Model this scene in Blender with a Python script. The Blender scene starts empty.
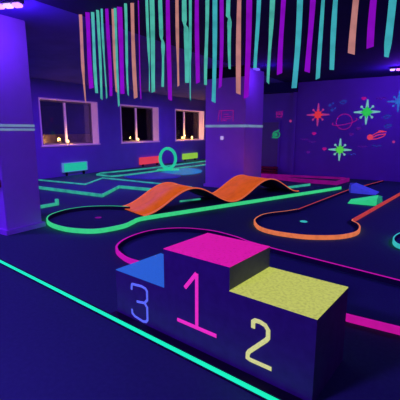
import bpy, bmesh, math, random
from mathutils import Vector
from mathutils.geometry import tessellate_polygon
random.seed(11)
PI = math.pi
scn = bpy.context.scene
C = scn.collection

# ------------------------------------------------------------------ materials
def lin(r, g, b):
    f = lambda c: (c/255/12.92) if c/255 <= .04045 else ((c/255+.055)/1.055)**2.4
    return (f(r), f(g), f(b), 1)

def new_mat(name):
    m = bpy.data.materials.new(name); m.use_nodes = True
    nt = m.node_tree
    return m, nt, nt.nodes['Principled BSDF']

def paint(name, col, rough=.7, noise=.0, scale=8, spec=.3, bump=0, metal=0):
    """matte paint / carpet / concrete with a little procedural unevenness"""
    m, nt, p = new_mat(name)
    p.inputs['Roughness'].default_value = rough
    p.inputs['Specular IOR Level'].default_value = spec
    p.inputs['Metallic'].default_value = metal
    tc = nt.nodes.new('ShaderNodeTexCoord')
    nz = nt.nodes.new('ShaderNodeTexNoise'); nz.inputs['Scale'].default_value = scale; nz.inputs['Detail'].default_value = 5
    nt.links.new(tc.outputs['Object'], nz.inputs['Vector'])
    r = nt.nodes.new('ShaderNodeValToRGB')
    a, b = max(0, 1-noise), 1+noise
    r.color_ramp.elements[0].position = .3; r.color_ramp.elements[1].position = .7
    r.color_ramp.elements[0].color = (col[0]*a, col[1]*a, col[2]*a, 1)
    r.color_ramp.elements[1].color = (min(1, col[0]*b), min(1, col[1]*b), min(1, col[2]*b), 1)
    nt.links.new(nz.outputs['Fac'], r.inputs['Fac'])
    nt.links.new(r.outputs['Color'], p.inputs['Base Color'])
    if bump:
        bp = nt.nodes.new('ShaderNodeBump'); bp.inputs['Strength'].default_value = bump; bp.inputs['Distance'].default_value = .01
        nt.links.new(nz.outputs['Fac'], bp.inputs['Height']); nt.links.new(bp.outputs['Normal'], p.inputs['Normal'])
    return m

def fluo(name, rgb, strength=.8, speck=0, scale=60, base=.5):
    """fluorescent paint / tape glowing under blacklight"""
    m, nt, p = new_mat(name)
    c = lin(*rgb)
    p.inputs['Base Color'].default_value = (c[0]*base, c[1]*base, c[2]*base, 1)
    p.inputs['Roughness'].default_value = .6
    p.inputs['Specular IOR Level'].default_value = .2
    p.inputs['Emission Strength'].default_value = strength
    tc = nt.nodes.new('ShaderNodeTexCoord')
    nz = nt.nodes.new('ShaderNodeTexNoise'); nz.inputs['Scale'].default_value = scale; nz.inputs['Detail'].default_value = 4
    nt.links.new(tc.outputs['Object'], nz.inputs['Vector'])
    r = nt.nodes.new('ShaderNodeValToRGB')
    k = 1-speck
    r.color_ramp.elements[0].position = .34; r.color_ramp.elements[1].position = .56
    r.color_ramp.elements[0].color = (c[0]*k, c[1]*k, c[2]*k, 1); r.color_ramp.elements[1].color = c
    nt.links.new(nz.outputs['Fac'], r.inputs['Fac'])
    nt.links.new(r.outputs['Color'], p.inputs['Emission Color'])
    return m

def white_glow(name, base, em):
    """white gloss paint with the light it catches put in as faint emission"""
    m = paint(name, base, .5, .04, 5)
    p = m.node_tree.nodes['Principled BSDF']
    p.inputs['Emission Color'].default_value = (*em, 1); p.inputs['Emission Strength'].default_value = 1
    return m

def glow(name, col, s):
    m, nt, p = new_mat(name)
    p.inputs['Base Color'].default_value = (.2, .2, .2, 1)
    p.inputs['Emission Color'].default_value = (*col, 1); p.inputs['Emission Strength'].default_value = s
    return m

def glass_mat(name):
    m = bpy.data.materials.new(name); m.use_nodes = True
    nt = m.node_tree; nt.nodes.clear()
    o = nt.nodes.new('ShaderNodeOutputMaterial'); mx = nt.nodes.new('ShaderNodeMixShader')
    t = nt.nodes.new('ShaderNodeBsdfTransparent'); t.inputs['Color'].default_value = (.8, .82, .9, 1)
    g = nt.nodes.new('ShaderNodeBsdfGlossy'); g.inputs['Roughness'].default_value = .03
    f = nt.nodes.new('ShaderNodeFresnel'); f.inputs['IOR'].default_value = 1.5
    nt.links.new(f.outputs[0], mx.inputs[0]); nt.links.new(t.outputs[0], mx.inputs[1]); nt.links.new(g.outputs[0], mx.inputs[2])
    nt.links.new(mx.outputs[0], o.inputs[0])
    return m

M = dict(
    floor=paint('dark carpet', (.06, .26, .112), .9, .08, 30, .15, .08),
    mat=paint('putting felt', (.068, .27, .14), .95, .08, 60, .1, .08),
    wall=paint('painted plaster', (.33, .24, .50), .75, .06, 2, .3, .03),
    pillar=paint('white painted plaster', (.66, .50, .70), .7, .05, 2.5, .3, .03),
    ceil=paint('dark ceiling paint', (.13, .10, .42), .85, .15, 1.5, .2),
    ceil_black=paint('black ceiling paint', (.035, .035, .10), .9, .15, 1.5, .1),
    reveal=white_glow('white window paint', (.8, .72, .66), (.12, .04, .15)),  # pinkish light on reveals, sills and mullions is put in as emission
    frame=paint('dark window frame', (.18, .16, .2), .5, .05, 10),
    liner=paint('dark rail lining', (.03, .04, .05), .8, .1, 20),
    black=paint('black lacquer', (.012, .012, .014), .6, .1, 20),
    podium=paint('dark blue podium paint', (.10, .11, .13), .65, .12, 14, .3, .05),
    podium_dark=paint('black board', (.02, .02, .02), .8, .2, 14),
    outside=paint('added parapet brick', (.35, .25, .16), .9, .3, 6),
    grey=paint('grey door paint', (.30, .32, .27), .6, .05, 3),
    darkred=paint('dark red stained board', (.38, .03, .02), .6, .2, 9),
    metal=paint('lamp housing', (.12, .12, .13), .4, .05, 9, .5, 0, .6),
    white=paint('white plastic', (.8, .8, .8), .4, .02, 9),
    glass=glass_mat('window glass'),
    green=fluo('fluorescent green', (62, 222, 132), .85, .12, 14),
    green_far=fluo('fluorescent mint', (58, 188, 150), .75, .45, 5),
    mint=fluo('fluorescent teal', (40, 205, 150), .8, .1, 9),
    cyan=fluo('fluorescent aqua', (60, 205, 190), .8, .15, 9),
    orange=fluo('fluorescent orange', (238, 126, 72), .85, .22, 18),
    orange_red=fluo('fluorescent red orange', (205, 68, 62), .75, .2, 20),
    ramp=fluo('fluorescent orange board', (216, 90, 26), .85, .18, 7),
    ramp_edge=fluo('fluorescent orange edge', (230, 108, 60), .8, .1, 12),
    magenta=fluo('fluorescent magenta', (205, 20, 160), .85, .1, 12),
    magenta_dim=fluo('dull magenta paint', (130, 10, 115), .8, .3, 8),
    pink_top=fluo('fluorescent pink board', (226, 26, 158), .9, .28, 50),
    blue_top=fluo('fluorescent blue board', (40, 100, 210), .9, .1, 60, .15),
    yellow_top=fluo('fluorescent yellow board', (198, 206, 92), .9, .27, 50),
    pink_no=fluo('pink number paint', (240, 46, 176), .9, .1, 60),
    blue_no=fluo('blue number paint', (98, 114, 228), .9, .15, 60),
    yellow_no=fluo('yellow number paint', (214, 218, 128), .9, .15, 60),
    strip=fluo('lit green strip', (24, 240, 168), 1.05, .05, 3),
    tape=fluo('pale reflective tape', (128, 158, 184), .7, .2, 6),
    rib_S=fluo('salmon ribbon', (212, 140, 130), .75, .25, 6),
    rib_V=fluo('violet ribbon', (148, 12, 196), .8, .2, 6),
    rib_T=fluo('mint ribbon', (86, 202, 178), .75, .3, 6),
    rib_C=fluo('aqua ribbon', (70, 192, 196), .75, .25, 6),
    box_teal=fluo('teal board', (36, 196, 150), .85, .08, 6),
    box_red=fluo('red board', (228, 62, 82), .85, .12, 6),
    box_lime=fluo('lime board', (150, 205, 66), .85, .12, 6),
    board_edge=fluo('pale board edge', (92, 140, 200), .7, .1, 6),
    blue_mat=fluo('blue felt', (32, 38, 160), .7, .45, 3),
    teal_mat=fluo('turquoise felt', (26, 130, 170), .75, .3, 4),
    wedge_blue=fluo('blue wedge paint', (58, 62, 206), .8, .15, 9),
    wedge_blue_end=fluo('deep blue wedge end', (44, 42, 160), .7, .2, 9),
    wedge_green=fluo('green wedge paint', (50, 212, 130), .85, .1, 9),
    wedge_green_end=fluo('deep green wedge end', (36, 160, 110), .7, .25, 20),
    star_red=fluo('red star paint', (226, 52, 66), .85, .15, 14),
    star_red_ray=fluo('rose star paint', (176, 52, 130), .8, .2, 14),
    star_green=fluo('green star paint', (46, 205, 78), .85, .15, 14),
    star_lime=fluo('lime star paint', (84, 214, 66), .88, .15, 14),
    star_green_ray=fluo('pale green star paint', (126, 204, 182), .8, .2, 14),
    line_pink=fluo('pink drawn line', (176, 20, 130), .8, .3, 14),
    line_dim=fluo('faint violet doodle', (90, 22, 140), .7, .3, 14),
    line_blue=fluo('faint blue doodle', (44, 60, 160), .7, .3, 14),
    comet=fluo('coral comet paint', (232, 62, 92), .8, .2, 14),
    switch=fluo('glowing white plastic', (196, 172, 236), .8, .05, 9),
    spot=glow('blue spot glow', (.16, .10, 1.0), 1.0),
    blue_star=fluo('blue star paint', (50, 120, 190), .75, .3, 14),
    uv=glow('violet lamp glow', (.40, .16, 1.0), 3.0),
    uv_pink=glow('pink lamp glow', (1.0, .25, 1.0), 1.6),
    uv_white=glow('pale violet lamp glow', (.75, .5, 1.0), 1.4),
    warm=glow('warm lamp glow', (1.0, .55, .14), 3.0),
)

# ------------------------------------------------------------------ helpers
def link(name, bm, mat, parent=None, smooth=False):
    bmesh.ops.recalc_face_normals(bm, faces=bm.faces)
    me = bpy.data.meshes.new(name); bm.to_mesh(me); bm.free()
    if smooth:
        for p in me.polygons: p.use_smooth = True
    o = bpy.data.objects.new(name, me); C.objects.link(o)
    me.materials.append(M[mat])
    if parent: o.parent = parent
    return o

def tag(o, label, cat, group=None):
    o['label'] = label; o['category'] = cat
    if group: o['group'] = group
    return o

def thing(name, label, cat, loc=(0, 0, 0), rz=0, group=None):
    o = bpy.data.objects.new(name, None); C.objects.link(o)
    o.empty_display_size = .1
    o.location = loc; o.rotation_euler = (0, 0, rz)
    return tag(o, label, cat, group)

def struct(name, bm, mat, parent=None):
    o = link(name, bm, mat, parent)
    if not parent: o['kind'] = 'structure'
    return o

def box(bm, x0, x1, y0, y1, z0, z1):
    v = [bm.verts.new(p) for p in [(x0, y0, z0), (x1, y0, z0), (x1, y1, z0), (x0, y1, z0), (x0, y0, z1), (x1, y0, z1), (x1, y1, z1), (x0, y1, z1)]]
    for f in [(0, 3, 2, 1), (4, 5, 6, 7), (0, 1, 5, 4), (1, 2, 6, 5), (2, 3, 7, 6), (3, 0, 4, 7)]: bm.faces.new([v[i] for i in f])

def bx(*a, bevel=0):
    bm = bmesh.new(); box(bm, *a)
    if bevel: bmesh.ops.bevel(bm, geom=bm.edges[:], offset=bevel, segments=2, affect='EDGES')
    return bm

def cyl(bm, cx, cy, z0, z1, r0, r1=None, n=20):
    r1 = r0 if r1 is None else r1
    a = [bm.verts.new((cx+r0*math.cos(2*PI*i/n), cy+r0*math.sin(2*PI*i/n), z0)) for i in range(n)]
    b = [bm.verts.new((cx+r1*math.cos(2*PI*i/n), cy+r1*math.sin(2*PI*i/n), z1)) for i in range(n)]
    for i in range(n): bm.faces.new([a[i], a[(i+1) % n], b[(i+1) % n], b[i]])
    bm.faces.new(a[::-1]); bm.faces.new(b)

def smooth_path(pts, closed=False, n=6):
    """Catmull-Rom through the points"""
    P = [Vector(p) for p in pts]; out = []
    m = len(P)
    for i in range(m if closed else m-1):
        p0 = P[(i-1) % m] if closed or i > 0 else P[0]*2-P[1]
        p1 = P[i]; p2 = P[(i+1) % m]
        p3 = P[(i+2) % m] if closed or i+2 < m else P[-1]*2-P[-2]
        for k in range(n):
            t = k/n
            out.append(.5*((2*p1)+(p2-p0)*t+(2*p0-5*p1+4*p2-p3)*t*t+(3*p1-p0-3*p2+p3)*t**3))
    if not closed: out.append(P[-1])
    return out

def sweep(path, w, z0, z1, closed=False, bm=None):
    """a flat-topped rail of width w along a 2-D path"""
    bm = bm or bmesh.new()
    P = [Vector((p[0], p[1])) for p in path]; n = len(P); rings = []
    for i in range(n):
        if closed: a, b = P[i-1], P[(i+1) % n]
        else: a, b = P[max(i-1, 0)], P[min(i+1, n-1)]
        d1 = (P[i]-a).normalized() if (P[i]-a).length > 1e-6 else (b-P[i]).normalized()
        d2 = (b-P[i]).normalized() if (b-P[i]).length > 1e-6 else d1
        t = (d1+d2).normalized(); nn = Vector((-t.y, t.x))
        c = max(.45, nn.dot(Vector((-d1.y, d1.x))))
        o = nn*(w/2/c)
        c_ = .18*w
        q = [(P[i]-o, z0), (P[i]-o, z1-c_), (P[i]-o*.7, z1), (P[i]+o*.7, z1), (P[i]+o, z1-c_), (P[i]+o, z0)]
        rings.append([bm.verts.new((v.x, v.y, z)) for v, z in q])
    m = 6
    for i in range(n if closed else n-1):
        A, B = rings[i], rings[(i+1) % n]
        for k in range(m): bm.faces.new([A[k], A[(k+1) % m], B[(k+1) % m], B[k]])
    if not closed:
        bm.faces.new(rings[0]); bm.faces.new(rings[-1][::-1])
    return bm

def caps(bm, pts, a, b):
    for t in tessellate_polygon([[Vector((p[0], p[1], 0)) for p in pts]]):
        if len({*t}) < 3: continue
        bm.faces.new([a[i] for i in t]); bm.faces.new([b[i] for i in t[::-1]])

def slab(pts, z0, z1):
    bm = bmesh.new()
    a = [bm.verts.new((p[0], p[1], z0)) for p in pts]; b = [bm.verts.new((p[0], p[1], z1)) for p in pts]
    n = len(pts)
    for i in range(n): bm.faces.new([a[i], a[(i+1) % n], b[(i+1) % n], b[i]])
    caps(bm, pts, a, b)
    return bm

def stroke_bm(pts, w, y0, y1, bm=None):
    """a drawn stroke in the local XZ plane: from y0 (front) to y1 (back), mitred"""
    t = sweep(pts, w, -y1, -y0)           # local x,y,z  ->  x, -z, y
    for v in t.verts: v.co = Vector((v.co.x, -v.co.z, v.co.y))
    if bm is None: return t
    me = bpy.data.meshes.new('tmp'); t.to_mesh(me); t.free(); bm.from_mesh(me); bpy.data.meshes.remove(me)
    return bm

def disc_bm(cx, cz, r, y0, y1, n=18, bm=None):
    bm = bm or bmesh.new()
    a = [bm.verts.new((cx+r*math.cos(2*PI*i/n), y0, cz+r*math.sin(2*PI*i/n))) for i in range(n)]
    b = [bm.verts.new((cx+r*math.cos(2*PI*i/n), y1, cz+r*math.sin(2*PI*i/n))) for i in range(n)]
    for i in range(n): bm.faces.new([a[i], a[(i+1) % n], b[(i+1) % n], b[i]])
    bm.faces.new(a); bm.faces.new(b[::-1])
    return bm

def poly_bm(pts, y0, y1):
    bm = bmesh.new(); n = len(pts)
    a = [bm.verts.new((p[0], y0, p[1])) for p in pts]; b = [bm.verts.new((p[0], y1, p[1])) for p in pts]
    for i in range(n): bm.faces.new([a[i], a[(i+1) % n], b[(i+1) % n], b[i]])
    caps(bm, pts, a, b)
    return bm

# ------------------------------------------------------------------ the room
H = 3.05
WX = -10.3           # window wall, inner face
SY = 12.3            # star wall, inner face
struct('floor', bx(-10.9, 4.2, -4.2, 18.4, -.12, 0), 'floor')
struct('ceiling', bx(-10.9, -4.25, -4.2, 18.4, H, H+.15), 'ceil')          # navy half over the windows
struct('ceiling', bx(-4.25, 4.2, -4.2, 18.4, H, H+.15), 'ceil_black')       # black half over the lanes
wins = [(7.15, 9.5), (10.65, 13.0), (14.25, 16.85)]
ZB, ZT = 1.02, 2.5
bm = bmesh.new()
box(bm, WX-.45, WX, -4.2, 18.4, 0, ZB); box(bm, WX-.45, WX, -4.2, 18.4, ZT, H)
ys = [-4.2]+[v for w in wins for v in w]+[18.4]
for i in range(0, len(ys), 2): box(bm, WX-.45, WX, ys[i], ys[i+1], ZB, ZT)
struct('wall_left', bm, 'wall')
bm = bmesh.new(); box(bm, -5.25, 4.2, SY, SY+.15, 0, H); box(bm, -5.4, -5.25, SY, 18.2, 0, H)
struct('wall_back', bm, 'wall')
struct('wall_far', bx(-10.3, -5.25, 18.2, 18.4, 0, H), 'wall')
struct('wall_right', bx(4.0, 4.2, -4.0, SY, 0, H), 'wall')
struct('wall_front', bx(-10.3, 4.2, -4.2, -4.0, 0, H), 'wall')
struct('added_parapet', bx(-12.0, -11.7, 4, 19, 0, 1.36), 'outside')  # parapet added outside to catch a warm glow behind the panes

mull = [8.33, 11.88, 15.45]
for i, ((y0, y1), my) in enumerate(zip(wins, mull)):
    w = bpy.data.objects.new('window_%d' % (i+1), None); C.objects.link(w)
    w.location = (WX, (y0+y1)/2, ZB); w['kind'] = 'structure'
    hw = (y1-y0)/2; hh = ZT-ZB
    bm = bmesh.new(); t = .035
    for a in [(-.36, .02, -hw, -hw+t, 0, hh), (-.36, .02, hw-t, hw, 0, hh), (-.36, .02, -hw+t, hw-t, hh-t, hh)]: box(bm, *a)
    link('window_reveal', bm, 'reveal', w)
    link('window_sill', bx(-.36, .05, -hw-.03, hw+.03, -.03, .02, bevel=.006), 'reveal', w)
    bm = bmesh.new(); a = hw-t; z0, z1, fw = .02, hh-t, .045
    for q in [(-a, -a+fw, z0, z1), (a-fw, a, z0, z1), (-a+fw, a-fw, z0, z0+fw), (-a+fw, a-fw, z1-fw, z1)]: box(bm, -.35, -.29, *q)
    fr = link('window_frame', bm, 'frame', w)
    link('mullion', bx(-.35, -.285, my-(y0+y1)/2-.03, my-(y0+y1)/2+.03, z0+fw, z1-fw), 'reveal', w)
    link('window_pane', bx(-.325, -.315, -a+fw, a-fw, z0+fw, z1-fw), 'glass', w)

# grey door in the back wall beside the middle pillar
d = bpy.data.objects.new('door_1', None); C.objects.link(d); d.location = (-4.86, SY, 0); d['kind'] = 'structure'
link('door_leaf', bx(-.36, .36, -.04, -.001, 0, 1.78, bevel=.006), 'grey', d)
bm = bmesh.new()
for a in [(-.42, -.36, 0, 1.84), (.36, .42, 0, 1.84), (-.36, .36, 1.78, 1.84)]: box(bm, a[0], a[1], -.041, -.001, a[2], a[3])
link('door_frame', bm, 'wall', d)
struct('trim_1', bx(-4.02, -3.9, SY-.07, SY, 0, H), 'wall')
struct('trim_2', bx(-5.25, -3.9, SY-.3, SY, 2.74, H), 'ceil_black')
struct('baseboard_back', bx(-3.9, 4.0, SY-.02, SY, 0, .08), 'wall')

# pillars
def pillar(x0, x1, y0, y1, label):
    t = thing('pillar', label, 'pillar', ((x0+x1)/2, (y0+y1)/2, 0))
    hx, hy = (x1-x0)/2, (y1-y0)/2
    link('shaft', bx(-hx, hx, -hy, hy, 0, H, bevel=.012), 'pillar', t)
    bm = bmesh.new(); k = .035
    for a in [(-hx-k, hx+k, -hy-k, -hy-.001), (-hx-k, hx+k, hy+.001, hy+k), (-hx-k, -hx-.001, -hy, hy), (hx+.001, hx+k, -hy, hy)]: box(bm, *a, 0, .07)
    link('skirting', bm, 'pillar', t)
    return t
pillar(-6.3, -5.12, 2.88, 3.45, 'tall white pillar glowing violet at the left edge, circled by two tape lines')
pm = pillar(-5.14, -3.985, 8.48, 9.62, 'tall violet-lit pillar in the middle of the hall with a pink drawing on it')

link('dark_panel', bx(-.58, .56, -.62, -.57, 2.8, H), 'black', pm)  # black panel across the top of the front face
def tape(x0, x1, y0, y1, z0, z1, label):
    bm = bmesh.new(); k = .004
    for a in [(x0-k, x1+k, y0-k, y0-.0005), (x0-k, x1+k, y1+.0005, y1+k), (x0-k, x0-.0005, y0-.0005, y1+.0005), (x1+.0005, x1+k, y0-.0005, y1+.0005)]: box(bm, *a, z0, z1)
    tag(link('wall_tape', bm, 'tape'), label, 'tape', 'pale tape bands around the pillars')
tape(-6.3, -5.12, 2.88, 3.45, 1.552, 1.588, 'upper of the two pale tape lines around the left pillar')
tape(-6.3, -5.12, 2.88, 3.45, 1.497, 1.53, 'lower of the two pale tape lines around the left pillar')
tape(-5.14, -3.985, 8.48, 9.62, 1.582, 1.645, 'single pale tape line around the middle pillar')

o = link('socket_box', bx(-.07, .07, -.05, 0, -.06, .06, bevel=.008), 'darkred')
o.location = (-5.23, 2.879, .755); tag(o, 'small dark red box fixed low on the front of the left pillar', 'box')

# ------------------------------------------------------------------ boards under the windows
def board(y0, y1, z0, z1, mat, label):
    t = thing('wall_board', label, 'board', (WX, (y0+y1)/2, 0), 0, 'coloured boards under the windows')
    hw = (y1-y0)/2
    link('panel', bx(.005, .07, -hw+.03, hw-.03, z0+.02, z1-.02, bevel=.005), mat, t)
    bm = bmesh.new()
    for a in [(-hw, -hw+.03, z0, z1), (hw-.03, hw, z0, z1), (-hw+.03, hw-.03, z0, z0+.02), (-hw+.03, hw-.03, z1-.02, z1)]: box(bm, .001, .08, *a)
    link('panel_frame', bm, mat if mat != 'box_teal' else 'board_edge', t)
    bm = bmesh.new()
    for s in (-1, 1): box(bm, .01, .06, s*hw*.7-.03, s*hw*.7+.03, 0, z0)
    link('bracket', bm, 'black', t)
board(7.82, 8.84, .13, .44, 'box_teal', 'teal glowing board low on the wall below the leftmost window')
board(11.64, 13.0, .09, .385, 'box_red', 'red glowing board low on the wall behind the green loop')
board(14.8, 16.1, .1, .375, 'box_lime', 'lime yellow board low on the wall right of the green loop')

# warm little lamps on the sills
def lantern(x, y, label, s=1.0, power=2.0):
    t = thing('sill_lamp', label, 'lamp', (x, y, ZB+.02), 0, 'warm lamps on the window sills')
    bm = bmesh.new(); cyl(bm, 0, 0, 0, .025*s, .05*s, .045*s); cyl(bm, 0, 0, .025*s, .045*s, .018*s)
    link('lamp_base', bm, 'metal', t)
    bm = bmesh.new(); bmesh.ops.create_uvsphere(bm, u_segments=16, v_segments=10, radius=.04*s)
    for v in bm.verts: v.co.z = v.co.z*1.35+.095*s
    link('lamp_bulb', bm, 'warm', t, True)
    l = bpy.data.lights.new('lamp_light', 'POINT'); l.energy = power; l.color = (1, .46, .09); l.shadow_soft_size = .05
    lo = bpy.data.objects.new('lamp_light', l); C.objects.link(lo); lo.parent = t; lo.location = (.06, 0, .16*s)
lantern(-10.42, 8.23, 'small warm lamp on the sill of the leftmost window', 1, 11)
lantern(-10.42, 11.76, 'small warm lamp on the sill of the middle window', 1, 11)
lantern(-10.42, 15.0, 'warm lamp on the right window sill, left of the mullion', 1.1, 26)
lantern(-10.42, 15.86, 'warm lamp on the right window sill, right of the mullion', 1.2, 30)

# ------------------------------------------------------------------ mini-golf lanes
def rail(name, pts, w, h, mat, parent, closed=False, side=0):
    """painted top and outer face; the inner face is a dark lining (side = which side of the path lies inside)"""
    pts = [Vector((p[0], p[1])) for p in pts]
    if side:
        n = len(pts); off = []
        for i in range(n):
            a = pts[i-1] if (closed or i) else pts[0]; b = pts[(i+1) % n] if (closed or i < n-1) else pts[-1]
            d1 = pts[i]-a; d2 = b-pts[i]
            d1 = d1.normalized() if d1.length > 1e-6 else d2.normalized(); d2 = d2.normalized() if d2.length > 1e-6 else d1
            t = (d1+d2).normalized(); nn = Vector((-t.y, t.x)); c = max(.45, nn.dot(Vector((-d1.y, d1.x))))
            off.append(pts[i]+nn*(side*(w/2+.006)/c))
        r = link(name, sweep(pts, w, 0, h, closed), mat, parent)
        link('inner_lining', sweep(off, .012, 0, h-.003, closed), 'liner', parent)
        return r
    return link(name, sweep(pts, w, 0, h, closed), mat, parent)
def cup(parent, x, y, mat, r=.055):
    bm = bmesh.new(); n = 24
    for (ra, z) in ((r, .006), (r*.75, .006)): pass
    pts = [(x+r*math.cos(2*PI*i/n), y+r*math.sin(2*PI*i/n)) for i in range(n)]
    return link('hole_cup', slab(pts, .004, .01), mat, parent)

# green lane with the wave ramp
bulb = [(-3.9, 4.91), (-4.03, 4.53), (-3.99, 4.31), (-3.94, 4.08), (-3.99, 3.81), (-4.1, 3.61), (-4.31, 3.5), (-4.59, 3.45), (-4.96, 3.5), (-5.28, 3.65), (-5.5, 3.9), (-5.6, 4.3), (-5.5, 4.64), (-5.31, 4.84), (-5.07, 4.99), (-4.77, 5.1)]
gpath = [Vector((-1.88, 9.92))]+smooth_path(bulb)+[Vector((-2.73, 10.08))]   # clockwise from above
t = thing('golf_lane', 'long green-edged mini golf lane with round end, carrying the orange wave', 'golf lane', (0, 0, 0))
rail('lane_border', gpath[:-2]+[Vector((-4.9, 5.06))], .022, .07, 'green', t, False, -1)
rail('far_rail', [(-4.42, 6.25), (-4.2, 6.72)], .02, .035, 'green_far', t)
rail('far_rail', [(-3.12, 9.12), (-2.73, 10.08)], .03, .065, 'green_far', t)
link('putting_mat', slab(gpath, .0005, .004), 'mat', t)
cup(t, -4.8, 4.32, 'magenta_dim')

# the orange double wave
def wave():
    o2 = Vector((-4.165, 4.79)); dv = Vector((.344, .939)); nv = Vector((-.939, .344))
    W, L, hgt, N = .96, 4.36, .385, 72
    def z(s): return hgt*.5*(1-math.cos(2*PI*s/(L/2)))
    def P(s, w, dz):
        p = o2+dv*s+nv*w
        return (p.x-o2.x, p.y-o2.y, z(s)+dz)
    t = thing('wave_ramp', 'orange double-humped wave ramp standing on the long green lane', 'ramp', (o2.x, o2.y, .004))
    def strip(w0, w1, z0, z1):
        bm = bmesh.new(); rings = []
        for i in range(N+1):
            s = L*i/N
            rings.append([bm.verts.new(P(s, w0, z0)), bm.verts.new(P(s, w1, z0)), bm.verts.new(P(s, w1, z1)), bm.verts.new(P(s, w0, z1))])
        for A, B in zip(rings, rings[1:]):
            for k in range(4): bm.faces.new([A[k], A[(k+1) % 4], B[(k+1) % 4], B[k]])
        bm.faces.new(rings[0]); bm.faces.new(rings[-1][::-1])
        return bm
    link('ramp_deck', strip(.03, W-.03, .012, .022), 'ramp', t, True)
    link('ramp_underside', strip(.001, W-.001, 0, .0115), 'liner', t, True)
    link('edge_strip', strip(0, .028, .012, .034), 'ramp_edge', t, False)
    link('edge_strip', strip(W-.028, W, .012, .034), 'ramp_edge', t, False)
wave()

# orange lane
ol = [(-2.0, 6.62), (-2.12, 6.36), (-2.29, 6.09), (-2.38, 5.85), (-2.36, 5.5), (-2.25, 5.26), (-2.07, 5.05), (-1.81, 4.95), (-1.44, 4.96), (-1.19, 5.06), (-.96, 5.24), (-.81, 5.51), (-.79, 5.8), (-.85, 6.05), (-.97, 6.22)]
opath = [Vector((-1.1, 11.9)), Vector((-1.66, 9.4))]+smooth_path(ol)+[Vector((-.98, 6.32)), Vector((-.51, 9.7)), Vector((-.25, 11.6))]
t = thing('golf_lane', 'orange-edged mini golf lane with round end on the right, holding two wedges', 'golf lane')
k = len(smooth_path(ol))
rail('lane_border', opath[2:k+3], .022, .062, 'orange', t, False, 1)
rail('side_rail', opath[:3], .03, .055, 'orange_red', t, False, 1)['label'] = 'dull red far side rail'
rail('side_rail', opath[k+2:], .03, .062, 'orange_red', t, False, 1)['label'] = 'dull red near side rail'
link('putting_mat', slab(opath, .0005, .004), 'mat', t)
cup(t, -1.68, 5.95, 'cyan', .06)

# magenta lane behind the podium
ml = [(-1.95, 4.30), (-2.17, 4.40), (-2.55, 4.49), (-2.88, 4.45), (-3.09, 4.36), (-3.26, 4.21), (-3.38, 4.01), (-3.42, 3.72), (-3.38, 3.45), (-3.29, 3.25), (-3.16, 3.12), (-2.98, 3.02), (-2.81, 2.96), (-2.6, 2.95), (-2.3, 2.97), (-2.1, 3.0)]
mpath = [Vector((1.6, 3.55)), Vector((-.13, 3.9)), Vector((-1.57, 4.19))]+smooth_path(ml)+[Vector((-.4, 2.91)), Vector((1.6, 2.93))]
t = thing('golf_lane', 'magenta-edged mini golf lane with round end passing behind the podium', 'golf lane')
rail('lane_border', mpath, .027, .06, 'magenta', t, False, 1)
link('putting_mat', slab(mpath, .0005, .004), 'mat', t)

# zigzag lane
zp = [(-5.3, 8.05), (-6.77, 8.1), (-7.77, 8.12), (-8.75, 8.14), (-8.1, 6.88), (-10.15, 6.76), (-10.15, 5.76), (-8.54, 5.77), (-6.27, 5.79), (-6.9, 6.98), (-5.99, 7.05), (-5.3, 7.02)]
zp = [Vector(p) for p in zp]
t = thing('golf_lane', 'mint-edged zigzag mini golf lane in front of the leftmost window', 'golf lane')
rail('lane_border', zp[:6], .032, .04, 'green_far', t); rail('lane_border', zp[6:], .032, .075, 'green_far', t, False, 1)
link('putting_mat', slab(zp, .0005, .004), 'mat', t)

# far lane with the loop and the blue water mat
fp = [Vector(p) for p in [(-8.1, 15.6), (-8.55, 11.37), (-8.52, 10.24), (-8.6, 9.27), (-8.75, 8.54), (-9.55, 8.62), (-9.75, 9.0), (-9.55, 10.0), (-9.4, 11.21), (-9.3, 15.6)]]
t = thing('golf_lane', 'narrow mint-edged lane farthest back along the window wall, beneath the green loop', 'golf lane')
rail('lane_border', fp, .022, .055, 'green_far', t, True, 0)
link('putting_mat', slab(fp, .0005, .004), 'mat', t)
bp = [Vector(p) for p in [(-8.42, 8.75), (-7.38, 8.75), (-6.87, 9.29), (-6.95, 9.9), (-7.5, 10.2), (-8.3, 10.3), (-8.4, 9.6)]]
tag(link('water_mat', slab(smooth_path(bp, True, 4), .0005, .02), 'blue_mat'), 'deep blue flat mat on the floor in front of the red board', 'mat')
bp = [Vector(p) for p in [(-8.2, 10.4), (-7.5, 10.3), (-7.0, 10.3), (-6.95, 11.1), (-7.4, 11.9), (-8.2, 12.2), (-8.3, 11.4)]]
tag(link('water_mat', slab(smooth_path(bp, True, 4), .0005, .02), 'teal_mat'), 'turquoise flat mat on the floor below the lime board', 'mat')
t = thing('golf_lane', 'short mint-edged lane end between the turquoise mat and the middle pillar', 'golf lane')
rail('lane_border', [(-5.6, 12.4), (-6.6, 12.3), (-6.75, 13.6), (-5.6, 13.7)], .05, .06, 'green_far', t)
link('putting_mat', slab([(-5.6, 12.4), (-6.6, 12.3), (-6.75, 13.6), (-5.6, 13.7)], .0005, .004), 'mat', t)

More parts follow.
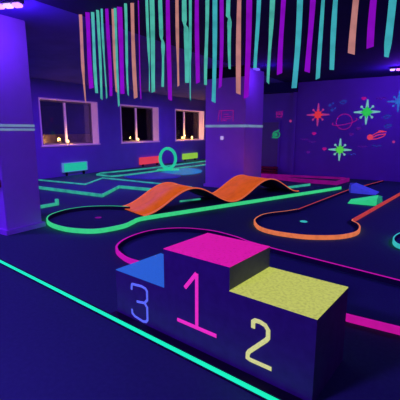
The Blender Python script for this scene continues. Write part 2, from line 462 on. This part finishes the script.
# green loop
def loop(cx, cy):
    t = thing('loop_obstacle', 'green upright loop ring standing on the far lane before the red board', 'loop', (cx, cy, 0), math.radians(33))
    bm = bmesh.new(); n = 40; rings = []
    for i in range(n):
        a = 2*PI*i/n
        ring = []
        for (rr, y) in ((1.0, -.09), (1.0, .09), (.7, .09), (.7, -.09)):
            rx = .35 if rr == 1 else .35-.105; rz = .43 if rr == 1 else .43-.105
            ring.append(bm.verts.new((rx*math.sin(a), y+.10*math.sin(a/2-PI/2+.0), .46+rz*math.cos(a))))
        rings.append(ring)
    for i in range(n):
        A, B = rings[i], rings[(i+1) % n]
        if i == n-1: B = rings[0]
        for k in range(4): bm.faces.new([A[k], A[(k+1) % 4], B[(k+1) % 4], B[k]])
    link('loop_ring', bm, 'mint', t)
    link('loop_base', bx(-.42, .42, -.24, .24, .006, .05, bevel=.01), 'mint', t)
loop(-8.42, 11.15)

# short green kerb by the left pillar
t = thing('golf_kerb', 'short green kerb with a little end post right of the left pillar', 'kerb')
rail('kerb_bar', [(-6.42, 3.7), (-6.36, 4.62)], .05, .06, 'green_far', t)
link('end_post', bx(-6.39, -6.33, 4.63, 4.68, 0, .13), 'green_far', t)

# aqua lane at the right edge
cp = [(1.2, 5.05), (.02, 5.13), (-.17, 5.17), (-.27, 5.28), (-.31, 5.5), (-.27, 5.77), (-.16, 5.95), (.02, 6.05), (1.2, 6.2)]
t = thing('golf_lane', 'aqua-edged lane end poking in at the right edge of the hall', 'golf lane')
pp = smooth_path(cp)
rail('lane_border', pp, .018, .06, 'cyan', t, False, -1); link('putting_mat', slab(pp, .0005, .004), 'mat', t)

# magenta lane along the star wall
wp = [Vector(p) for p in [(-6.3, 11.5), (-4.74, 11.55), (-3.68, 11.7), (-2.2, 11.95), (-2.0, 11.6), (-2.15, 10.62), (-3.16, 10.62), (-4.03, 10.85), (-5.2, 10.95)]]
t = thing('golf_lane', 'magenta-edged lane lying along the foot of the star wall', 'golf lane')
rail('lane_border', wp[:5], .05, .07, 'magenta_dim', t); rail('lane_border', wp[4:], .06, .11, 'magenta_dim', t)
link('putting_mat', slab(wp, .0005, .004), 'mat', t)

# low red boards
t = thing('low_bench', 'low dark red slatted boards at the foot of the grey door', 'bench', (-4.9, 12.0, 0))
for q in range(3): link('slat', bx(-.6, .5, -.09, .09, .03+q*.09, .09+q*.09, bevel=.006), 'darkred', t)
for q in (-.5, .34): link('support', bx(q, q+.06, .09, .14, 0, .28), 'black', t)

# wedges
def wedge(name_label, loc, rz, L, W, h, mat, end, group='wedge obstacles in the orange lane'):
    t = thing('wedge_obstacle', name_label, 'wedge', loc, rz, group)
    bm = bmesh.new()
    pts = [(0, .012), (L, h), (L, 0), (0, 0)]
    A = [bm.verts.new((p[0], -W/2, p[1])) for p in pts]; B = [bm.verts.new((p[0], W/2, p[1])) for p in pts]
    for i in range(4): bm.faces.new([A[i], A[(i+1) % 4], B[(i+1) % 4], B[i]])
    bm.faces.new(A); bm.faces.new(B[::-1])
    bmesh.ops.bevel(bm, geom=bm.edges[:], offset=.006, segments=1, affect='EDGES')
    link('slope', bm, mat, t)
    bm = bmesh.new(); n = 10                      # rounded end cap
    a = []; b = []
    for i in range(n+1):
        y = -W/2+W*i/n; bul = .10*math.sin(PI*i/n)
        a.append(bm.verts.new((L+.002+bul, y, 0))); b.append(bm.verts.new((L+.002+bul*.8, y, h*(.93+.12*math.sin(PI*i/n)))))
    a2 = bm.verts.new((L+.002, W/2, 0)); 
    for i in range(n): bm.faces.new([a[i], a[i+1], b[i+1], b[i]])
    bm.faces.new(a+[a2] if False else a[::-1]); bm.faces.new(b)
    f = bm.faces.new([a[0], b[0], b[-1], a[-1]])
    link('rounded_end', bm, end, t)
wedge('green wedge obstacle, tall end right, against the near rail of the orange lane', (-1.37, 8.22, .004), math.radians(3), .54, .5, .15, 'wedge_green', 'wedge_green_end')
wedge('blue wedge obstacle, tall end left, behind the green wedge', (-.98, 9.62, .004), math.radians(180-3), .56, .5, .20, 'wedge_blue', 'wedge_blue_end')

# ------------------------------------------------------------------ the green light strip on the floor
t = thing('light_strip', 'glowing green light strip running across the floor in front of the podium', 'light strip')
A, B = Vector((-5.6, 2.374)), Vector((1.0, 1.558))
rail('strip_diffuser', [A, B], .036, .016, 'strip', t)
dn = Vector((B-A)).normalized(); nn = Vector((-dn.y, dn.x))
bm = bmesh.new(); sweep([A+nn*.024, B+nn*.024], .01, 0, .018, False, bm); sweep([A-nn*.024, B-nn*.024], .01, 0, .010, False, bm)
link('strip_channel', bm, 'black', t)

# ------------------------------------------------------------------ winners podium
t = thing('winners_podium', 'three-step winners podium with pink, blue and yellow tops numbered 1, 3 and 2', 'podium', (-1.54, 1.97, 0), -.1176)
W3, W1, W2, D = .552, .568, .561, .518
H3, H1, H2 = .382, .676, .52
def step(u0, u1, h, top, num, strokes, w, lab):
    b = link('podium_block', bx(u0, u1, 0, D, .0, h-.004), 'podium', t)
    b['label'] = lab
    link('top_board', bx(u0, u1, 0, D, h-.004, h+.001), top, b)
    bm = bmesh.new()
    for s in strokes: stroke_bm(s, w, -.004, -.0005, bm)
    link('number', bm, num, b)
step(-W3, 0, H3, 'blue_top', 'blue_no', [smooth_path([(-.362, .262), (-.357, .305), (-.345, .312)], n=2)+[Vector((-.245, .322)), Vector((-.2, .315)), Vector((-.184, .298)), Vector((-.184, .226)), Vector((-.215, .192)), Vector((-.303, .178))],
     [Vector(p) for p in [(-.215, .192), (-.187, .165), (-.187, .06), (-.205, .038), (-.24, .03), (-.335, .042), (-.362, .06), (-.366, .095)]]], .021, 'lowest block with blue top and number 3')
step(0, W1, H1, 'pink_top', 'pink_no', [[(.201, .437), (.303, .566)], [(.305, .566), (.305, .185)], [(.127, .173), (.472, .173)]], .028, 'tallest block with pink top and number 1')
step(W1, W1+W2, H2, 'yellow_top', 'yellow_no', [[Vector(p) for p in [(.744, .330), (.744, .372), (.758, .384), (.79, .386), (.825, .376), (.845, .352), (.846, .303), (.835, .285), (.722, .165), (.712, .145), (.711, .117), (.73, .112), (.876, .112)]]], .028, 'middle-height block with yellow top and number 2')

link('contact_shade', bx(-W3-.02, W1+W2, -.07, -.0005, 0, .014, bevel=.003), 'black', t)  # dark strip standing in for the podium's contact shadow on the floor

# ------------------------------------------------------------------ hanging ribbons
ribs = [('S', -4.218, 3.674, 1.882, 0.0486), ('V', -4.064, 3.66, 2.063, 0.0614), ('T', -3.999, 3.69, 2.009, 0.0477), ('T', -3.877, 3.665, 1.91, 0.0402), ('T', -3.793, 3.657, 1.919, 0.0332), ('V', -3.735, 3.69, 1.957, 0.0464), ('S', -3.677, 3.742, 1.998, 0.0426), ('T', -3.627, 3.73, 1.812, 0.0398), ('V', -3.545, 3.727, 1.978, 0.0654), ('T', -3.39, 3.672, 1.939, 0.0383), ('S', -3.309, 3.704, 1.902, 0.0508), ('V', -3.186, 3.678, 1.894, 0.015), ('T', -3.045, 3.667, 1.972, 0.0366), ('T', -2.962, 3.661, 1.955, 0.0604), ('T', -2.848, 3.671, 2.022, 0.0478), ('V', -2.79, 3.743, 1.858, 0.0541), ('S', -2.651, 3.733, 2.014, 0.0425), ('T', -2.548, 3.731, 2.054, 0.058), ('T', -2.465, 3.73, 1.844, 0.0346), ('V', -2.337, 3.669, 2.022, 0.0505), ('T', -2.213, 3.681, 2.005, 0.0443), ('C', -2.136, 3.713, 1.806, 0.0552), ('V', -2.091, 3.78, 1.969, 0.044), ('T', -1.98, 3.735, 2.165, 0.0543), ('S', -1.854, 3.738, 1.884, 0.0535), ('V', -1.706, 3.659, 1.829, 0.062), ('C', -1.624, 3.711, 2.142, 0.0464), ('T', -1.48, 3.717, 1.973, 0.0557), ('V', -1.357, 3.701, 2.05, 0.0545), ('C', -1.19, 3.668, 1.911, 0.0577), ('V', -1.073, 3.697, 2.046, 0.0571), ('C', -0.967, 3.659, 1.971, 0.0556), ('C', -0.873, 3.743, 2.065, 0.0512), ('S', -0.695, 3.737, 2.18, 0.0615), ('V', -0.541, 3.705, 2.21, 0.0613), ('C', -0.396, 3.68, 2.123, 0.0681)]
CN = {'S': 'salmon', 'V': 'violet', 'T': 'mint green', 'C': 'aqua'}
tot = {c: sum(r[0] == c for r in ribs) for c in CN}
ORD = ['leftmost', 'second', 'third', 'fourth', 'fifth', 'sixth', 'seventh', 'eighth', 'ninth', 'tenth', 'eleventh', 'twelfth', 'thirteenth', 'fourteenth', 'fifteenth']
# narrowing from t_a to t_b (a quarter turn of the ribbon), by index
turn = {0: (.45, .75), 4: (.3, .5), 7: (.0, .2), 9: (.55, .7), 12: (.5, .75), 14: (.55, .68), 18: (.5, .65), 20: (.55, .9), 23: (.42, .55), 26: (.5, .8), 27: (.3, .7), 31: (.0, .35), 35: (.8, 1.)}
twist_kink = {17: .36, 14: .48, 23: .42}
seen = {}
CAM = Vector((0, 0, 1.5))
for i, (c, x, y, zb, w) in enumerate(ribs):
    seen[c] = seen.get(c, 0)+1
    k = seen[c]; n = tot[c]
    pos = 'leftmost' if k == 1 else 'rightmost' if k == n else ORD[k-1]+' from the left'
    lab = '%s ribbon hanging from the ceiling, %s of the %s ribbons' % (CN[c], pos, CN[c])
    face = math.atan2(CAM.y-y, CAM.x-x)+PI/2+random.uniform(-.25, .25)
    N = 26; Ht = H-zb; rows = []
    bm = bmesh.new()
    ph = random.uniform(0, 6); am = random.uniform(.004, .012)
    for j in range(N+1):
        s = j/N
        ww = w*.92*(1.0+.08*math.sin(5*s+ph)); ang = face+.25*math.sin(4*s+ph)
        dx = am*math.sin(3.2*s+ph)*s*1.5
        if i in turn or (c != 'V' and i not in twist_kink and i not in (33, 24, 29, 10)):
            a, b = turn.get(i, (.3+.05*(i % 5), .8+.05*(i % 4)))
            f = min(1, max(0, (s-a)/(b-a))); f = f*f*(3-2*f)
            ang += f*(1.05 if i in turn else .45+.1*(i % 5))
        if i in twist_kink:
            a = twist_kink[i]
            q = math.exp(-((s-a)/.025)**2); ang += q*1.3
            if s > a: dx += .018
        if j == N: tip = .012
        u = Vector((math.cos(ang), math.sin(ang))); nn = Vector((-u.y, u.x))*.0012
        cx, cy = dx, dx*.3
        z = -Ht*s
        e0 = z+(.02 if (j == N and i % 3 == 0) else 0); e1 = z+(.02 if (j == N and i % 3 == 1) else 0)
        q = [(cx-u.x*ww/2-nn.x, cy-u.y*ww/2-nn.y, e0), (cx+u.x*ww/2-nn.x, cy+u.y*ww/2-nn.y, e1), (cx+u.x*ww/2+nn.x, cy+u.y*ww/2+nn.y, e1), (cx-u.x*ww/2+nn.x, cy-u.y*ww/2+nn.y, e0)]
        rows.append([bm.verts.new(p) for p in q])
    for A_, B_ in zip(rows, rows[1:]):
        for k_ in range(4): bm.faces.new([A_[k_], A_[(k_+1) % 4], B_[(k_+1) % 4], B_[k_]])
    bm.faces.new(rows[0]); bm.faces.new(rows[-1][::-1])
    o = link('ribbon', bm, 'rib_'+c, None, False)
    o.location = (x, y, H)
    tag(o, lab, 'ribbon', 'coloured ribbons hanging from the ceiling')

# ------------------------------------------------------------------ drawings on the star wall
DG = 'glowing stars on the back wall'
def star(x, z, R, rc, core, ray, label, rot=0, yy=SY, group=DG):
    t = thing('wall_star', label, 'wall star', (x, yy, z), 0, group)
    def rotp(p): return (p[0]*math.cos(rot)-p[1]*math.sin(rot), p[0]*math.sin(rot)+p[1]*math.cos(rot))
    pts = []
    for k in range(8):
        a = PI/8*2*k; r = rc*1.25 if k % 2 == 0 else rc
        pts.append(rotp((r*math.cos(a), r*math.sin(a)))); a += PI/8; pts.append(rotp((rc*.72*math.cos(a), rc*.72*math.sin(a))))
    link('star_core', poly_bm(pts, -.009, -.001), core, t)
    for k in range(4):
        a = PI/2*k
        d = Vector((math.cos(a), math.sin(a))); s = Vector((-d.y, d.x))
        q = [d*rc*.85+s*rc*.3, d*R+s*R*.045, d*R-s*R*.045, d*rc*.85-s*rc*.3]
        link('long_ray', poly_bm([rotp(p) for p in q], -.007, -.001), ray, t)
        a += PI/4; d = Vector((math.cos(a), math.sin(a)))
        bm = stroke_bm([rotp(d*rc*.8), rotp(d*R*.56)], R*.065, -.006, -.001)
        p = rotp(d*R*.6); disc_bm(p[0], p[1], R*.10, -.007, -.001, 12, bm)
        link('short_ray', bm, ray, t)
    return t
star(-3.20, 2.0, .36, .145, 'star_red', 'star_red_ray', 'red star with rose rays, left of the ringed planet')
star(-1.75, 2.05, .37, .155, 'star_green', 'star_green_ray', 'green star upper right, between the ringed planet and the blue star')
star(-2.45, .90, .35, .14, 'star_lime', 'star_green_ray', 'bright green star lowest on the wall, beneath the ringed planet')
star(-.92, 2.33, .30, .11, 'blue_star', 'blue_star', 'blue star at the right edge, below the ceiling lamp')

def circle(cx, cz, rx, rz, rot=0, n=30, a0=0, a1=2*PI):
    out = []
    for i in range(n+1):
        a = a0+(a1-a0)*i/n; x, z = rx*math.cos(a), rz*math.sin(a)
        out.append((cx+x*math.cos(rot)-z*math.sin(rot), cz+x*math.sin(rot)+z*math.cos(rot)))
    return out
t = thing('wall_planet', 'pink outline of a ringed planet between the red and green stars', 'wall drawing', (-2.38, SY, 1.77))
link('planet_outline', stroke_bm(circle(0, 0, .235, .235), .02, -.005, -.001), 'line_pink', t)
link('planet_ring', stroke_bm(circle(.01, 0, .37, .085, .2, 30, PI*.86, PI*2.14), .02, -.005, -.001), 'line_pink', t)

t = thing('wall_comet', 'coral comet with streaming tail right of the ringed planet', 'wall drawing', (-1.6, SY, 1.30))
link('comet_head', disc_bm(0, 0, .085, -.007, -.001), 'comet', t)
bm = bmesh.new()
for s in ([(.07, .06), (.2, .14), (.40, .17)], [(.09, .0), (.22, .07), (.42, .10)], [(.05, -.06), (.2, -.04), (.36, .03), (.42, .10)], [(.2, .14), (.26, .19), (.44, .16)]): stroke_bm(smooth_path(s), .026, -.005, -.001, bm)
link('comet_tail', bm, 'comet', t)

def doodle(name, x, z, strokes, mat, label, w=.022, discs=(), yy=SY, group='small faint doodles on the back wall'):
    bm = bmesh.new()
    for s in strokes: stroke_bm(s, w, -.005, -.001, bm)
    for (a, b, r) in discs: disc_bm(a, b, r, -.006, -.001, 14, bm)
    o = link(name, bm, mat); o.location = (x, yy, z)
    return tag(o, label, 'wall drawing', group)
doodle('wall_creature', -4.50, 2.04, [circle(0, 0, .11, .09), [(-.13, .1), (-.06, .03)], [(.13, .13), (.06, .03)], [(-.12, -.12), (-.05, -.05)], [(.1, -.12), (.05, -.05)], [(-.09, 0), (.09, 0)]], 'line_pink', 'red doodle of a little creature above the grey door', .016, [(0, .02, .028)], SY-.0)
doodle('wall_creature', -4.57, 1.36, [circle(0, 0, .12, .11), [(-.16, -.1), (.02, -.1)], [(.0, .12), (.1, .16)]], 'wedge_green_end', 'green doodle beneath the red one, on the grey door', .04, [(-.02, 0, .07)], SY-.0415)
doodle('wall_dot', -4.10, 1.815, [], 'star_red_ray', 'lone rose dot right of the red creature doodle', .02, [(0, 0, .045)])
mini = [(-2.84, 2.29, 'line_blue', 'd', 'faint blue spots up and right of the red star'), (-2.77, 2.2-.06, 'line_blue', 'd', 'faint blue spots just right of the red star'),
    (-2.45, 2.37, 'line_blue', 's', 'faint blue swirl above the ringed planet'), (-3.29, 1.39, 'line_pink', 'b', 'pink blob below the red star'),
    (-1.39, 2.42, 'line_dim', 'l', 'faint violet scribble right above the upper green star'), (-1.86, 2.44, 'line_pink', 'b', 'small pink mark left above the upper green star'),
    (-1.19, 1.9, 'line_blue', 's', 'faint blue swirl right of the upper green star'), (-1.14, 1.63, 'line_blue', 's', 'faint blue swirl above the end of the comet tail'),
    (-.95, 1.17, 'star_red_ray', 'd', 'pink dot far right below the comet'), (-1.80, 1.0, 'line_dim', 'l', 'violet scribble between the lowest star and the comet'),
    (-1.40, .93+.1, 'line_blue', 'l', 'blue scribble below the comet'), (-2.10, .76, 'line_blue', 'l', 'blue scribble right below the lowest green star'),
    (-2.93, .9, 'line_pink', 'b', 'pink heart left of the lowest green star'), (-2.14, 1.37, 'line_dim', 'b', 'violet mark under the ringed planet'),
    (-3.45, .78, 'line_dim', 'b', 'violet mark low beside the wall corner strip'), (-3.60, 1.2, 'line_dim', 'l', 'violet scribble left of the pink heart'),
    (-3.35, 1.12, 'line_dim', 'l', 'violet scribble below the pink blob'), (-1.95, 1.55, 'line_dim', 'b', 'violet dot between planet and comet')]
for x, z, m, kd, lab in mini:
    if kd == 'd': doodle('wall_doodle', x, z, [], m, lab, .02, [(0, 0, .05), (.09, .05, .035)] if 'spots' in lab else [(0, 0, .04)])
    elif kd == 's': doodle('wall_doodle', x, z, [circle(0, 0, .08, .05, .2), [(-.12, 0), (.12, .03)]], m, lab, .03)
    elif kd == 'b': doodle('wall_doodle', x, z, [[(-.07, .02), (0, -.03), (.07, .02)]], m, lab, .03, [(-.03, .02, .04), (.03, .02, .04)])
    else: doodle('wall_doodle', x, z, [[(-.13, 0), (-.06, .04), (0, -.02), (.07, .04), (.14, 0)]], m, lab, .025)

# pink drawing and switch on the middle pillar
yy = 8.48
doodle('wall_drawing', -4.54, 1.86, [[(-.22, -.13), (-.18, .14), (.22, .14), (.22, -.13)], [(-.12, .14), (-.12, -.13)], [(-.05, .05), (.1, .05)], [(-.05, -.01), (.18, -.01)], [(-.1, -.07), (.16, -.06)], [(-.08, -.11), (.05, -.11)]], 'line_pink', 'pink line drawing of a frame on the middle pillar above the tape', .014, (), yy, 'drawings on the pillar')
t = thing('light_switch', 'small white square switch on the middle pillar below the pink drawing', 'switch', (-4.634, yy, 1.31))
link('switch_plate', bx(-.045, .045, -.012, -.001, -.045, .045, bevel=.004), 'switch', t)
link('switch_rocker', bx(-.02, .02, -.018, -.0125, -.028, .028, bevel=.002), 'switch', t)

# ------------------------------------------------------------------ blacklight fixtures and light
UV = (.14, .017, 1.0)
def point(name, loc, e, col=UV, r=.1, parent=None):
    l = bpy.data.lights.new(name, 'POINT'); l.energy = e*4; l.color = col; l.shadow_soft_size = r
    o = bpy.data.objects.new(name, l); C.objects.link(o); o.location = loc
    if parent: o.parent = parent
    return o
def fixture(loc, rz, L, label, mats, e, drop=.25, off=(0, 0)):
    t = thing('blacklight_lamp', label, 'lamp', loc, rz, 'blacklight lamps on the ceiling')
    link('lamp_housing', bx(-L/2, L/2, -.06, .06, -.05, 0, bevel=.008), 'metal', t)
    n = len(mats)
    for i, m in enumerate(mats):
        cx = -L/2+L*(i+.5)/n; hw = L/n*.40
        link('lamp_lens', bx(cx-hw, cx+hw, -.045, .045, -.09, -.051, bevel=.01), m, t)
    point('blacklight', (off[0], off[1], -drop), e, UV, .08, t)
fixture((-4.56, 2.80, H), math.radians(20), .5, 'bright violet blacklight on the ceiling above the left pillar', ['uv', 'uv', 'uv_white', 'uv'], 7)
fixture((-3.82, 8.72, H), math.radians(90), .3, 'small blue spot lamp on the ceiling at the middle pillar', ['spot'], 3.2, .25, (0, -.3))
fixture((-.86, 10.62, H), math.radians(12), .42, 'ceiling lamp bar with pale and pink lenses above the star wall', ['uv_white', 'uv_pink', 'uv_pink'], 18)
for loc, e in [((-2.5, -1.6, 2.98), 330), ((-7.6, 7.0, 2.98), 130), ((2.2, 7.0, 2.98), 150), ((-7.8, 1.0, 2.98), 260), ((-7.5, 13.0, 2.98), 110)]:  # unseen violet fill lights, added overhead without fixtures
    l = bpy.data.lights.new('violet_fill', 'AREA'); l.energy = e*.94; l.color = UV; l.size = .6
    o = bpy.data.objects.new('violet_fill', l); C.objects.link(o); o.location = loc
# warm lights added behind the panes to make the parapet glow
point('added_warm_light', (-11.3, 8.0, 1.15), 4, (1, .5, .13), .1)
point('added_warm_light', (-11.3, 11.6, 1.15), 4, (1, .5, .13), .1)
point('added_warm_light', (-11.3, 15.2, 1.25), 14, (1, .5, .13), .1)

w = bpy.data.worlds.new('night'); scn.world = w; w.use_nodes = True
w.node_tree.nodes['Background'].inputs[0].default_value = (.12, .06, .6, 1)
w.node_tree.nodes['Background'].inputs[1].default_value = .11

# ------------------------------------------------------------------ camera
cam = bpy.data.cameras.new('camera'); co = bpy.data.objects.new('camera', cam); C.objects.link(co)
cam.sensor_fit = 'HORIZONTAL'; cam.sensor_width = 36; cam.lens = 365.42/400*36; cam.clip_start = .05
co.location = CAM
co.rotation_euler = (PI/2-.1879, 0, .5594)
scn.camera = co
scn.cycles.use_denoising = True
scn.view_settings.view_transform = 'Standard'
scn.view_settings.look = 'None'
scn.view_settings.gamma = 1
scn.view_settings.use_curve_mapping = False
scn.view_settings.exposure = 0
